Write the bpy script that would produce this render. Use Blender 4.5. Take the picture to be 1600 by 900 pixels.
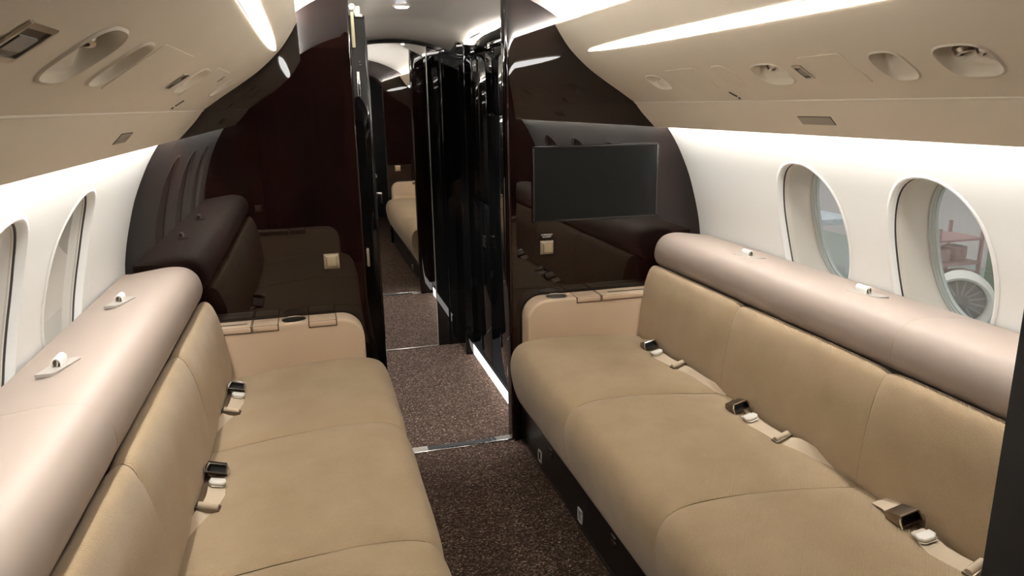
import bpy, bmesh, math, random
from mathutils import Vector, Matrix, noise
random.seed(7)
scene = bpy.context.scene
for o in list(bpy.data.objects):
    bpy.data.objects.remove(o)
COL = scene.collection
PI = math.pi

# ------------------------------------------------------------------ camera
cam_d = bpy.data.cameras.new('camera')
cam_d.sensor_width = 36.0
cam_d.lens = 1139.0 / 1600 * 36.0
cam_d.clip_start = 0.02
cam = bpy.data.objects.new('camera', cam_d)
COL.objects.link(cam)
_x = Vector((0.963991, -0.265374, -0.017243))
_u = Vector((0.081231, 0.232099, 0.969294))
_f = Vector((0.253223, 0.935792, -0.245298))
M = Matrix((( _x.x, _u.x, -_f.x, -0.4836), (_x.y, _u.y, -_f.y, 0.0), (_x.z, _u.z, -_f.z, 1.45), (0, 0, 0, 1)))
cam.matrix_world = M
scene.camera = cam

# ------------------------------------------------------------------ world, exposure
w = bpy.data.worlds.new('world'); scene.world = w; w.use_nodes = True
w.node_tree.nodes['Background'].inputs[0].default_value = (0.90, 0.88, 0.90, 1)
w.node_tree.nodes['Background'].inputs[1].default_value = 1.0
vs = scene.view_settings
vs.view_transform = 'Standard'; vs.look = 'None'; vs.exposure = 0.94; vs.gamma = 1.0; vs.use_curve_mapping = False
scene.display_settings.display_device = 'sRGB'
try:
    scene.cycles.use_denoising = True
    scene.cycles.max_bounces = 10
    scene.cycles.sample_clamp_indirect = 6.0
except Exception:
    pass

# lamp strengths (watts per square metre of the emitting strips)
E_STRIP, E_COVE, E_WASH, E_DOWN, E_VCOVE = 9.0, 115.0, 60.0, 25.0, 9.0
LAMP_COL = (1.0, 0.985, 0.96, 1)

# ------------------------------------------------------------------ materials
MATS = {}
def mat(name, col, rough=0.5, metal=0.0, coat=0.0, spec=0.5, emit=None, ior=1.5):
    m = bpy.data.materials.new(name); m.use_nodes = True
    b = m.node_tree.nodes['Principled BSDF']
    b.inputs['Base Color'].default_value = (*col, 1)
    b.inputs['Roughness'].default_value = rough
    b.inputs['Metallic'].default_value = metal
    b.inputs['Coat Weight'].default_value = coat
    b.inputs['Coat Roughness'].default_value = 0.01
    b.inputs['Specular IOR Level'].default_value = spec
    b.inputs['IOR'].default_value = ior
    if emit:
        b.inputs['Emission Color'].default_value = emit[0]
        b.inputs['Emission Strength'].default_value = emit[1]
    MATS[name] = m
    return m
def nodes(m): return m.node_tree.nodes, m.node_tree.links, m.node_tree.nodes['Principled BSDF']
def objcoord(m, scale=(1, 1, 1), rot=(0, 0, 0)):
    n, l, b = nodes(m)
    tc = n.new('ShaderNodeTexCoord'); mp = n.new('ShaderNodeMapping')
    mp.inputs['Scale'].default_value = scale; mp.inputs['Rotation'].default_value = rot
    l.new(tc.outputs['Object'], mp.inputs[0]); return mp.outputs[0]
def ramp(m, fac, stops):
    n, l, b = nodes(m)
    r = n.new('ShaderNodeValToRGB'); l.new(fac, r.inputs[0])
    while len(r.color_ramp.elements) < len(stops): r.color_ramp.elements.new(0.5)
    for e, (p, c) in zip(r.color_ramp.elements, stops):
        e.position = p; e.color = (*c, 1)
    return r.outputs[0]
def bump(m, h, strength, dist=0.002):
    n, l, b = nodes(m)
    bp = n.new('ShaderNodeBump'); bp.inputs['Strength'].default_value = strength; bp.inputs['Distance'].default_value = dist
    l.new(h, bp.inputs['Height']); l.new(bp.outputs[0], b.inputs['Normal'])
def tex(m, kind, vec, scale, **kw):
    n, l, b = nodes(m)
    t = n.new(kind); l.new(vec, t.inputs['Vector']); t.inputs['Scale'].default_value = scale
    for k, v in kw.items():
        t.inputs[k].default_value = v
    return t

# fabric of the seats and backs: a fine diagonal weave over a mottled tan
m = mat('tan_fabric', (0.40, 0.29, 0.17), 0.95, spec=0.15)
n, l, b = nodes(m)
v = objcoord(m); v2 = objcoord(m, (1, 1, 1), (0.3, 0.4, 0.78))
nz = tex(m, 'ShaderNodeTexNoise', v, 9.0, Detail=3.0)
wv = tex(m, 'ShaderNodeTexWave', v2, 105.0, Distortion=1.5, Detail=1.0)
fn = tex(m, 'ShaderNodeTexNoise', v, 300.0, Detail=1.0)
mx = n.new('ShaderNodeMix'); mx.data_type = 'RGBA'; mx.blend_type = 'MULTIPLY'; mx.inputs[0].default_value = 1.0
l.new(ramp(m, nz.outputs['Fac'], [(0.3, (0.385, 0.283, 0.172)), (0.7, (0.425, 0.318, 0.20))]), mx.inputs[6])
ad = n.new('ShaderNodeMath'); ad.operation = 'ADD'
l.new(wv.outputs['Fac'], ad.inputs[0]); l.new(fn.outputs['Fac'], ad.inputs[1])
l.new(ramp(m, ad.outputs[0], [(0.30, (0.76, 0.745, 0.72)), (1.0, (1.0, 1.0, 1.0))]), mx.inputs[7])
l.new(mx.outputs[2], b.inputs['Base Color'])
bump(m, ad.outputs[0], 0.55, 0.0014)
b.inputs['Sheen Weight'].default_value = 0.25; b.inputs['Sheen Roughness'].default_value = 0.4

m = mat('leather', (0.325, 0.262, 0.222), 0.52, spec=0.4)
v = objcoord(m); nz = tex(m, 'ShaderNodeTexVoronoi', v, 420.0); bump(m, nz.outputs['Distance'], 0.06, 0.001)
m = mat('arm_leather', (0.64, 0.49, 0.35), 0.5, spec=0.35)
v = objcoord(m); nz = tex(m, 'ShaderNodeTexVoronoi', v, 420.0); bump(m, nz.outputs['Distance'], 0.05, 0.001)
m = mat('valance_suede', (0.70, 0.61, 0.49), 0.9, spec=0.15)
v = objcoord(m); nz = tex(m, 'ShaderNodeTexNoise', v, 5.0, Detail=2.0)
nodes(m)[1].new(ramp(m, nz.outputs['Fac'], [(0.3, (0.765, 0.68, 0.555)), (0.7, (0.79, 0.705, 0.578))]), nodes(m)[2].inputs['Base Color'])
mat('vent_suede', (0.77, 0.70, 0.585), 0.7, spec=0.2)
mat('suede_panel', (0.765, 0.68, 0.555), 0.9, spec=0.15)
mat('suede_edge', (0.82, 0.755, 0.65), 0.8, spec=0.2)
mat('badge', (0.36, 0.31, 0.24), 0.5)
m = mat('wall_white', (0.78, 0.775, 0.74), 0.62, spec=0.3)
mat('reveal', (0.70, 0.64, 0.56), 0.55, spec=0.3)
mat('ceiling_white', (0.82, 0.79, 0.75), 0.6, spec=0.3)
mat('vestibule_ceiling', (0.64, 0.58, 0.51), 0.35, spec=0.5)

# lacquered dark wood with a faint reddish vertical figure
m = mat('lacquer_wood', (0.03, 0.012, 0.01), 0.7, coat=1.0, spec=0.0)
n, l, b = nodes(m)
v = objcoord(m, (38, 38, 1.1)); nz = tex(m, 'ShaderNodeTexNoise', v, 1.6, Detail=4.0, Roughness=0.6)
l.new(ramp(m, nz.outputs['Fac'], [(0.3, (0.0038, 0.0019, 0.0015)), (0.52, (0.0068, 0.0028, 0.0023)), (0.75, (0.012, 0.0041, 0.0034))]), b.inputs['Base Color'])
b.inputs['Coat IOR'].default_value = 1.5; b.inputs['Coat Roughness'].default_value = 0.004
mat('black_lacquer', (0.003, 0.0028, 0.0028), 0.7, coat=1.0, spec=0.0)
MATS['black_lacquer'].node_tree.nodes['Principled BSDF'].inputs['Coat Roughness'].default_value = 0.01
mat('black_matte', (0.01, 0.009, 0.009), 0.6)
mat('plinth_black', (0.008, 0.006, 0.006), 0.3, spec=0.4)
mat('mirror', (0.86, 0.86, 0.85), 0.004, metal=1.0)
mat('chrome', (0.85, 0.83, 0.80), 0.12, metal=1.0)
mat('brushed', (0.62, 0.57, 0.49), 0.35, metal=1.0)
mat('dark_metal', (0.13, 0.105, 0.085), 0.35, metal=1.0)
mat('buckle_metal', (0.20, 0.165, 0.13), 0.32, metal=1.0)
mat('nozzle_metal', (0.42, 0.36, 0.29), 0.3, metal=1.0)
mat('satin_beige', (0.50, 0.42, 0.31), 0.38, metal=0.55)
mat('switch_face', (0.46, 0.39, 0.26), 0.45, metal=0.4)
mat('white_plastic', (0.82, 0.79, 0.73), 0.4)
mat('grey_slot', (0.33, 0.30, 0.27), 0.6)
mat('strap', (0.56, 0.46, 0.34), 0.8, spec=0.2)
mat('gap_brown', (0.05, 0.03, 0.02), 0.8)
mat('lid_shadow', (0.13, 0.085, 0.055), 0.8)
mat('cup_metal', (0.50, 0.44, 0.36), 0.3, metal=1.0)
mat('seam_thread', (0.30, 0.215, 0.125), 0.9)
mat('gasket', (0.03, 0.027, 0.025), 0.6)
mat('rim_grey', (0.46, 0.50, 0.47), 0.4)
mat('screen', (0.006, 0.0065, 0.0065), 0.4, spec=0.12)
mat('screen_bezel', (0.01, 0.008, 0.008), 0.15, spec=0.6)
mat('print_white', (0.85, 0.85, 0.85), 0.6)
mat('yellow_plastic', (0.60, 0.55, 0.36), 0.5)
mat('dark_floor', (0.035, 0.027, 0.022), 0.35, spec=0.4)
mat('lamp_strip', (1, 1, 1), 0.5, emit=(LAMP_COL, E_STRIP))
mat('lamp_cove', (1, 1, 1), 0.5, emit=(LAMP_COL, E_COVE))
mat('lamp_wash', (1, 1, 1), 0.5, emit=((1.0, 0.99, 0.97, 1), E_WASH))
mat('lamp_down', (1, 1, 1), 0.5, emit=((0.95, 0.98, 1.06, 1), E_DOWN))
mat('vest_fill_glow', (1, 1, 1), 0.5, emit=((1.0, 0.97, 0.92, 1), E_VCOVE * 3.5))
mat('base_glow', (1, 1, 1), 0.5, emit=((1.0, 0.96, 0.92, 1), 2.2))
mat('lamp_vcove', (1, 1, 1), 0.5, emit=((1.0, 0.95, 0.88, 1), E_VCOVE))

# carpet: dark brown loop pile with pale flecks in diagonal rows
m = mat('carpet', (0.06, 0.04, 0.03), 0.95, spec=0.1)
n, l, b = nodes(m)
v = objcoord(m, (1, 1, 1), (0, 0, 0.5)); va = objcoord(m, (1, 1.8, 1), (0, 0, -0.35))
vo = tex(m, 'ShaderNodeTexVoronoi', va, 150.0, Randomness=0.7)
nz = tex(m, 'ShaderNodeTexNoise', v, 130.0, Detail=2.0)
wv = tex(m, 'ShaderNodeTexWave', v, 28.0, Distortion=2.0, Detail=2.0)
mu = n.new('ShaderNodeMath'); mu.operation = 'MULTIPLY_ADD'
l.new(vo.outputs['Color'], mu.inputs[0]); mu.inputs[1].default_value = 0.62
m2 = n.new('ShaderNodeMath'); m2.operation = 'MULTIPLY'; m2.inputs[1].default_value = 0.42
l.new(nz.outputs['Fac'], m2.inputs[0]); l.new(m2.outputs[0], mu.inputs[2])
l.new(ramp(m, mu.outputs[0], [(0.30, (0.024, 0.0135, 0.009)), (0.58, (0.058, 0.035, 0.025)), (0.72, (0.145, 0.096, 0.070)), (0.86, (0.40, 0.31, 0.235))]), b.inputs['Base Color'])
bump(m, vo.outputs['Distance'], 0.8, 0.004)

# window glass: reflective pane, pale haze mixed into it to wash out the view
def glass(name, tint, haze):
    m = bpy.data.materials.new(name); m.use_nodes = True
    n, l = m.node_tree.nodes, m.node_tree.links
    n.remove(n['Principled BSDF'])
    tr = n.new('ShaderNodeBsdfTransparent'); tr.inputs[0].default_value = (*tint, 1)
    gl = n.new('ShaderNodeBsdfGlossy'); gl.inputs['Roughness'].default_value = 0.02
    df = n.new('ShaderNodeBsdfDiffuse'); df.inputs[0].default_value = (0.75, 0.75, 0.72, 1)
    fr = n.new('ShaderNodeFresnel'); ge = n.new('ShaderNodeNewGeometry'); mr = n.new('ShaderNodeMapRange')
    mr.inputs['To Min'].default_value = 1.5; mr.inputs['To Max'].default_value = 1 / 1.5
    l.new(ge.outputs['Backfacing'], mr.inputs[0]); l.new(mr.outputs[0], fr.inputs[0])
    m1 = n.new('ShaderNodeMixShader'); m2 = n.new('ShaderNodeMixShader'); m2.inputs[0].default_value = haze
    l.new(fr.outputs[0], m1.inputs[0]); l.new(tr.outputs[0], m1.inputs[1]); l.new(gl.outputs[0], m1.inputs[2])
    l.new(m1.outputs[0], m2.inputs[1]); l.new(df.outputs[0], m2.inputs[2])
    l.new(m2.outputs[0], n['Material Output'].inputs[0])
    MATS[name] = m
glass('window_glass', (0.84, 0.89, 0.88), 0.20)
glass('inner_glass', (0.96, 0.97, 0.97), 0.02)
for nm, c in dict(hangar_wall=(0.46, 0.43, 0.43), hangar_floor=(0.24, 0.30, 0.27), engine_white=(0.62, 0.60, 0.54), engine_dark=(0.05, 0.06, 0.06),
                  cart_red=(0.30, 0.17, 0.17), cart_green=(0.10, 0.22, 0.14), stand_grey=(0.16, 0.17, 0.18), beam_dark=(0.08, 0.07, 0.06), pale_blue=(0.45, 0.52, 0.56)).items():
    mat(nm, c, 0.7)

# ------------------------------------------------------------------ mesh helpers
def mesh_of(verts, faces):
    me = bpy.data.meshes.new('m'); me.from_pydata([tuple(p) for p in verts], [], faces); me.update(); return me
def finish(me, smooth=True, angle=40, recalc=True):
    if recalc:
        bm = bmesh.new(); bm.from_mesh(me); bmesh.ops.recalc_face_normals(bm, faces=bm.faces); bm.to_mesh(me); bm.free()
    if smooth:
        for p in me.polygons: p.use_smooth = True
        me.set_sharp_from_angle(angle=math.radians(angle))
    return me
def obj(name, me, m, parent=None, smooth=True, angle=40, recalc=True):
    finish(me, smooth, angle, recalc)
    me.name = name
    if m: me.materials.append(MATS[m])
    o = bpy.data.objects.new(name, me); COL.objects.link(o)
    if parent is not None:
        o.parent = parent
        p = parent; off = Vector((0, 0, 0))
        while p is not None:
            off += p.location; p = p.parent
        me.transform(Matrix.Translation(-off))
    return o
def tag(o, label=None, cat=None, group=None, kind=None):
    if label: o['label'] = label
    if cat: o['category'] = cat
    if group: o['group'] = group
    if kind: o['kind'] = kind
    return o
def thing(name, loc, label, cat, group=None):
    o = bpy.data.objects.new(name, None); COL.objects.link(o); o.location = loc; o.empty_display_size = 0.05
    return tag(o, label, cat, group)
def struct(name, me, m, label, smooth=True, angle=40, parent=None, recalc=True):
    o = obj(name, me, m, parent, smooth, angle, recalc)
    return tag(o, label, None, None, 'structure')
def box(x0, x1, y0, y1, z0, z1, bev=0.0, seg=2):
    bm = bmesh.new(); bmesh.ops.create_cube(bm, size=1)
    for v in bm.verts:
        v.co = Vector(((x0 + x1) / 2 + v.co.x * (x1 - x0), (y0 + y1) / 2 + v.co.y * (y1 - y0), (z0 + z1) / 2 + v.co.z * (z1 - z0)))
    if bev: bmesh.ops.bevel(bm, geom=bm.edges[:], offset=bev, segments=seg, affect='EDGES', profile=0.5)
    me = bpy.data.meshes.new('b'); bm.to_mesh(me); bm.free(); return me
def join(*mes):
    bm = bmesh.new()
    for me in mes: bm.from_mesh(me)
    me = bpy.data.meshes.new('j'); bm.to_mesh(me); bm.free(); return me
def xform(me, mtx): me.transform(mtx); return me
def prism(poly, a, b, axis='y', bev=0.0, seg=2):
    """closed polygon extruded between a and b. axis y: poly is (x,z); x: (y,z); z: (x,y)"""
    def P(p, t):
        return {'y': (p[0], t, p[1]), 'x': (t, p[0], p[1]), 'z': (p[0], p[1], t)}[axis]
    bm = bmesh.new()
    lo = [bm.verts.new(P(p, a)) for p in poly]; hi = [bm.verts.new(P(p, b)) for p in poly]
    n = len(poly)
    bm.faces.new(lo); bm.faces.new(hi[::-1])
    for i in range(n): bm.faces.new((lo[i], hi[i], hi[(i + 1) % n], lo[(i + 1) % n]))
    bmesh.ops.recalc_face_normals(bm, faces=bm.faces)
    if bev:
        es = [e for e in bm.edges if (e.verts[0] in lo) == (e.verts[1] in lo)]
        bmesh.ops.bevel(bm, geom=es, offset=bev, segments=seg, affect='EDGES', profile=0.5)
    me = bpy.data.meshes.new('p'); bm.to_mesh(me); bm.free(); return me
def lathe(prof, center, axis=(0, 0, 1), n=24):
    """prof: list of (r, h) along axis"""
    ax = Vector(axis).normalized(); q = Vector((0, 0, 1)).rotation_difference(ax)
    vs, fs = [], []
    for r, h in prof:
        for i in range(n):
            a = 2 * PI * i / n
            vs.append(Vector(center) + q @ Vector((r * math.cos(a), r * math.sin(a), h)))
    for k in range(len(prof) - 1):
        for i in range(n):
            j = (i + 1) % n
            fs.append((k * n + i, k * n + j, (k + 1) * n + j, (k + 1) * n + i))
    if prof[0][0] > 1e-6: fs.append(tuple(range(n))[::-1])
    if prof[-1][0] > 1e-6: fs.append(tuple(range((len(prof) - 1) * n, len(prof) * n)))
    return mesh_of(vs, fs)
def tube(path, r, n=8):
    vs, fs = [], []
    pts = [Vector(p) for p in path]
    for i, p in enumerate(pts):
        t = (pts[min(i + 1, len(pts) - 1)] - pts[max(i - 1, 0)]).normalized()
        up = Vector((0, 0, 1)) if abs(t.z) < 0.9 else Vector((1, 0, 0))
        a = t.cross(up).normalized(); c = a.cross(t).normalized()
        for k in range(n):
            an = 2 * PI * k / n
            vs.append(p + a * r * math.cos(an) + c * r * math.sin(an))
    for i in range(len(pts) - 1):
        for k in range(n):
            j = (k + 1) % n
            fs.append((i * n + k, i * n + j, (i + 1) * n + j, (i + 1) * n + k))
    fs.append(tuple(range(n))[::-1]); fs.append(tuple(range((len(pts) - 1) * n, len(pts) * n)))
    return mesh_of(vs, fs)
def crom(pts, per=8):
    """Catmull-Rom through the points (any dimension)"""
    P = [tuple(2 * a - b for a, b in zip(pts[0], pts[1]))] + [tuple(p) for p in pts] + [tuple(2 * a - b for a, b in zip(pts[-1], pts[-2]))]
    out = []
    for i in range(1, len(P) - 2):
        for k in range(per):
            t = k / per
            out.append(tuple(0.5 * (2 * b + (c - a) * t + (2 * a - 5 * b + 4 * c - d) * t * t + (3 * b - a - 3 * c + d) * t ** 3)
                             for a, b, c, d in zip(P[i - 1], P[i], P[i + 1], P[i + 2])))
    out.append(tuple(pts[-1])); return out
def ribbon(path, widths, nrm, th=0.0025, per=6):
    """flat webbing along a smooth path; nrm: per-control-point normal"""
    data = crom([(*p, *nv, wd) for p, nv, wd in zip(path, nrm, widths)], per)
    vs, fs = [], []
    pts = [Vector(d[:3]) for d in data]
    for i, d in enumerate(data):
        t = (pts[min(i + 1, len(pts) - 1)] - pts[max(i - 1, 0)]).normalized()
        nn = Vector(d[3:6]); nn = (nn - t * nn.dot(t)).normalized(); s = t.cross(nn) * d[6] / 2
        for q in (pts[i] + s + nn * th, pts[i] - s + nn * th, pts[i] - s, pts[i] + s): vs.append(q)
    for i in range(len(pts) - 1):
        for k in range(4):
            j = (k + 1) % 4
            fs.append((i * 4 + k, i * 4 + j, (i + 1) * 4 + j, (i + 1) * 4 + k))
    fs.append((0, 1, 2, 3)); e = (len(pts) - 1) * 4; fs.append((e + 3, e + 2, e + 1, e))
    return mesh_of(vs, fs)
def boolean(me, cutters):
    o = bpy.data.objects.new('tmp', me); COL.objects.link(o); cs = []
    for c in cutters:
        finish(c, False)
        co = bpy.data.objects.new('cut', c); COL.objects.link(co); cs.append(co)
        md = o.modifiers.new('b', 'BOOLEAN'); md.object = co; md.operation = 'DIFFERENCE'; md.solver = 'EXACT'
    dg = bpy.context.evaluated_depsgraph_get()
    out = bpy.data.meshes.new_from_object(o.evaluated_get(dg))
    for x in [o] + cs: bpy.data.objects.remove(x)
    return out
def text_mesh(body, size, mtx, ex=0.0004):
    cu = bpy.data.curves.new('t', 'FONT'); cu.body = body; cu.size = size; cu.extrude = ex; cu.align_x = 'CENTER'
    o = bpy.data.objects.new('t', cu); COL.objects.link(o)
    dg = bpy.context.evaluated_depsgraph_get()
    me = bpy.data.meshes.new_from_object(o.evaluated_get(dg)); bpy.data.objects.remove(o)
    me.transform(mtx); return me

# ------------------------------------------------------------------ cabin section
YB, YA = 2.873, 0.63            # faces of the forward and aft bulkheads
YM = 4.268                      # mirrored wall across the vestibule
class Prof:
    """smooth cabin profile (x,z), mirrored by side; map(y,s) with s = arc length"""
    def __init__(self, pts, side, per=8):
        self.side = side; c = crom(pts, per); self.p = c; self.s = [0.0]
        for a, b in zip(c[:-1], c[1:]): self.s.append(self.s[-1] + math.hypot(b[0] - a[0], b[1] - a[1]))
        self.L = self.s[-1]
    def at(self, s):
        s = min(max(s, 0.0), self.L)
        for i in range(len(self.s) - 1):
            if s <= self.s[i + 1] or i == len(self.s) - 2:
                u = (s - self.s[i]) / (self.s[i + 1] - self.s[i]); a, b = self.p[i], self.p[i + 1]
                tx, tz = b[0] - a[0], b[1] - a[1]; k = math.hypot(tx, tz)
                return a[0] + u * tx, a[1] + u * tz, tx / k, tz / k
    def sx(self, x):
        for i in range(len(self.p) - 1):
            if (self.p[i][0] - x) * (self.p[i + 1][0] - x) <= 0 and self.p[i][0] != self.p[i + 1][0]:
                return self.s[i] + (x - self.p[i][0]) / (self.p[i + 1][0] - self.p[i][0]) * (self.s[i + 1] - self.s[i])
    def sz(self, z):
        for i in range(len(self.p) - 1):
            if (self.p[i][1] - z) * (self.p[i + 1][1] - z) <= 0 and self.p[i][1] != self.p[i + 1][1]:
                return self.s[i] + (z - self.p[i][1]) / (self.p[i + 1][1] - self.p[i][1]) * (self.s[i + 1] - self.s[i])
    def map(self, y, s, off=0.0):
        """off > 0 goes into the cabin"""
        x, z, tx, tz = self.at(s)
        nx, nz = tz, -tx            # profile runs outward/down: this normal faces the cabin
        return Vector(((x + nx * off) * self.side, y, z + nz * off))
    def out(self, s):
        x, z, tx, tz = self.at(s); return Vector((-tz * self.side, 0, tx))

VAL_PTS = [(.489, 1.745), (.499, 1.730), (.514, 1.706), (.555, 1.652), (.625, 1.587), (.697, 1.536), (.769, 1.490), (.835, 1.446)]
VAL_LOW = [(.835, 1.446), (.866, 1.408), (.898, 1.375), (.929, 1.345)]
WALL_PTS = [(.930, 1.430), (.955, 1.392), (.975, 1.362), (.992, 1.337), (1.014, 1.306), (1.048, 1.250), (1.097, 1.145), (1.131, 1.040),
            (1.155, .945), (1.167, .862), (1.178, .700), (1.182, .400), (1.170, .0)]
CEIL_PTS = [(0, 1.922), (.10, 1.916), (.20, 1.899), (.30, 1.871), (.383, 1.838), (.453, 1.803), (.511, 1.767), (.575, 1.722), (.66, 1.655), (.80, 1.56), (.93, 1.43)]

def superell(t, a, b, n):
    c, s = math.cos(t), math.sin(t)
    return a * math.copysign(abs(c) ** (2 / n), c), b * math.copysign(abs(s) ** (2 / n), s)
def skin(P, y0, y1, holes, rows=44, N=72, rings=7, smar=None):
    """wall sheet y0..y1 over the whole profile with super-elliptic holes (yc, sc, a, b, n), one per bay"""
    vs, fs = [], []
    holes = sorted(holes)
    br = [y0] + [(h1[0] + h2[0]) / 2 for h1, h2 in zip(holes[:-1], holes[1:])] + [y1]
    bays = []
    for i, h in enumerate(holes):
        lo, hi = br[i], br[i + 1]
        A, B = max(lo, h[0] - h[2] - 0.10), min(hi, h[0] + h[2] + 0.10)
        if A > lo + 1e-4: bays.append((lo, A, None))
        bays.append((A, B, h))
        if B < hi - 1e-4: bays.append((B, hi, None))
    if not holes: bays = [(y0, y1, None)]
    for ya, yb, h in bays:
        base = len(vs)
        if h is None:
            ny = max(1, int((yb - ya) / 0.1))
            for j in range(ny + 1):
                for i in range(rows + 1): vs.append(P.map(ya + (yb - ya) * j / ny, P.L * i / rows))
            for j in range(ny):
                for i in range(rows):
                    k = base + j * (rows + 1) + i; fs.append((k, k + 1, k + rows + 2, k + rows + 1))
            continue
        yc, sc, a, b_, e = h
        sA, sB = (0.0, P.L) if smar is None else (sc - b_ - smar, sc + b_ + smar)
        if smar is not None:
            for q0, q1 in ((0.0, sA), (sB, P.L)):
                base = len(vs); nr = max(4, int((q1 - q0) / .006)); ny = 4
                for j in range(ny + 1):
                    for i in range(nr + 1): vs.append(P.map(ya + (yb - ya) * j / ny, q0 + (q1 - q0) * i / nr))
                for j in range(ny):
                    for i in range(nr):
                        k = base + j * (nr + 1) + i; fs.append((k, k + 1, k + nr + 2, k + nr + 1))
            base = len(vs)
        ang = [2 * PI * i / N for i in range(N)]
        for cy, cs in ((ya, sA), (ya, sB), (yb, sA), (yb, sB)): ang.append(math.atan2(cs - sc, cy - yc) % (2 * PI))
        ang = sorted(set(round(x, 9) for x in ang)); n = len(ang)
        # angle-true hole contour
        cont = []
        for t in ang:
            c, s = math.cos(t), math.sin(t)
            r = (abs(c / a) ** e + abs(s / b_) ** e) ** (-1 / e)
            ry = ((yb - yc) / c) if c > 1e-9 else ((ya - yc) / c if c < -1e-9 else 1e9)
            rs = ((sB - sc) / s) if s > 1e-9 else ((sA - sc) / s if s < -1e-9 else 1e9)
            cont.append((c, s, r, min(ry, rs)))
        for k in range(rings + 1):
            u = (k / rings) ** 1.4
            for c, s, r, R in cont:
                rr = r + (R - r) * u
                vs.append(P.map(yc + rr * c, sc + rr * s))
        for k in range(rings):
            for i in range(n):
                j = (i + 1) % n
                fs.append((base + k * n + i, base + k * n + j, base + (k + 1) * n + j, base + (k + 1) * n + i))
    return mesh_of(vs, fs)
def patch(P, y0, y1, s0, s1, off=0.0015, r=0.006, th=0.003, halfw=None, n=10, depth=None):
    """thin raised plate following the profile; rounded corners r"""
    pts = []
    cs = [(y1 - r, s1 - r, 0), (y0 + r, s1 - r, PI / 2), (y0 + r, s0 + r, PI), (y1 - r, s0 + r, 1.5 * PI)]
    for cy, c_s, a0 in cs:
        for k in range(5):
            a = a0 + PI / 2 * k / 4; pts.append((cy + r * math.cos(a), c_s + r * math.sin(a)))
    return plate(P, pts, off, th)
def plate(P, pts, off, th):
    vs, fs = [], []; n = len(pts); yc = sum(p[0] for p in pts) / n; sc = sum(p[1] for p in pts) / n
    rings = [(1.0, off - th), (1.0, off - 0.0008), (0.992, off)] + [(k, off) for k in (0.7, 0.4, 0.15)]
    for k, o in rings:
        for y, s in pts: vs.append(P.map(yc + (y - yc) * k, sc + (s - sc) * k, o))
    for q in range(len(rings) - 1):
        for i in range(n):
            j = (i + 1) % n; fs.append((q * n + i, q * n + j, (q + 1) * n + j, (q + 1) * n + i))
    fs.append(tuple(range((len(rings) - 1) * n, len(rings) * n)))
    return mesh_of(vs, fs)
def sheet(P, y0, y1, rows=30, ny=12):
    vs, fs = [], []
    for j in range(ny + 1):
        for i in range(rows + 1): vs.append(P.map(y0 + (y1 - y0) * j / ny, P.L * i / rows))
    for j in range(ny):
        for i in range(rows):
            k = j * (rows + 1) + i; fs.append((k, k + 1, k + rows + 2, k + rows + 1))
    return mesh_of(vs, fs)

# ------------------------------------------------------------------ the setting: shell
Y0c, Y1c = YA - 0.02, YB + 0.02
struct('floor', box(-1.2, 1.2, -1.3, YB + 0.02, -0.06, 0.0), 'carpet', 'dark brown flecked carpet along the cabin aisle', smooth=False)
struct('floor_vestibule', box(-.46, .46, YB + 0.02, YM + 0.02, -0.06, 0.0), 'carpet', 'dark flecked carpet beyond the doorway', smooth=False)

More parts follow.
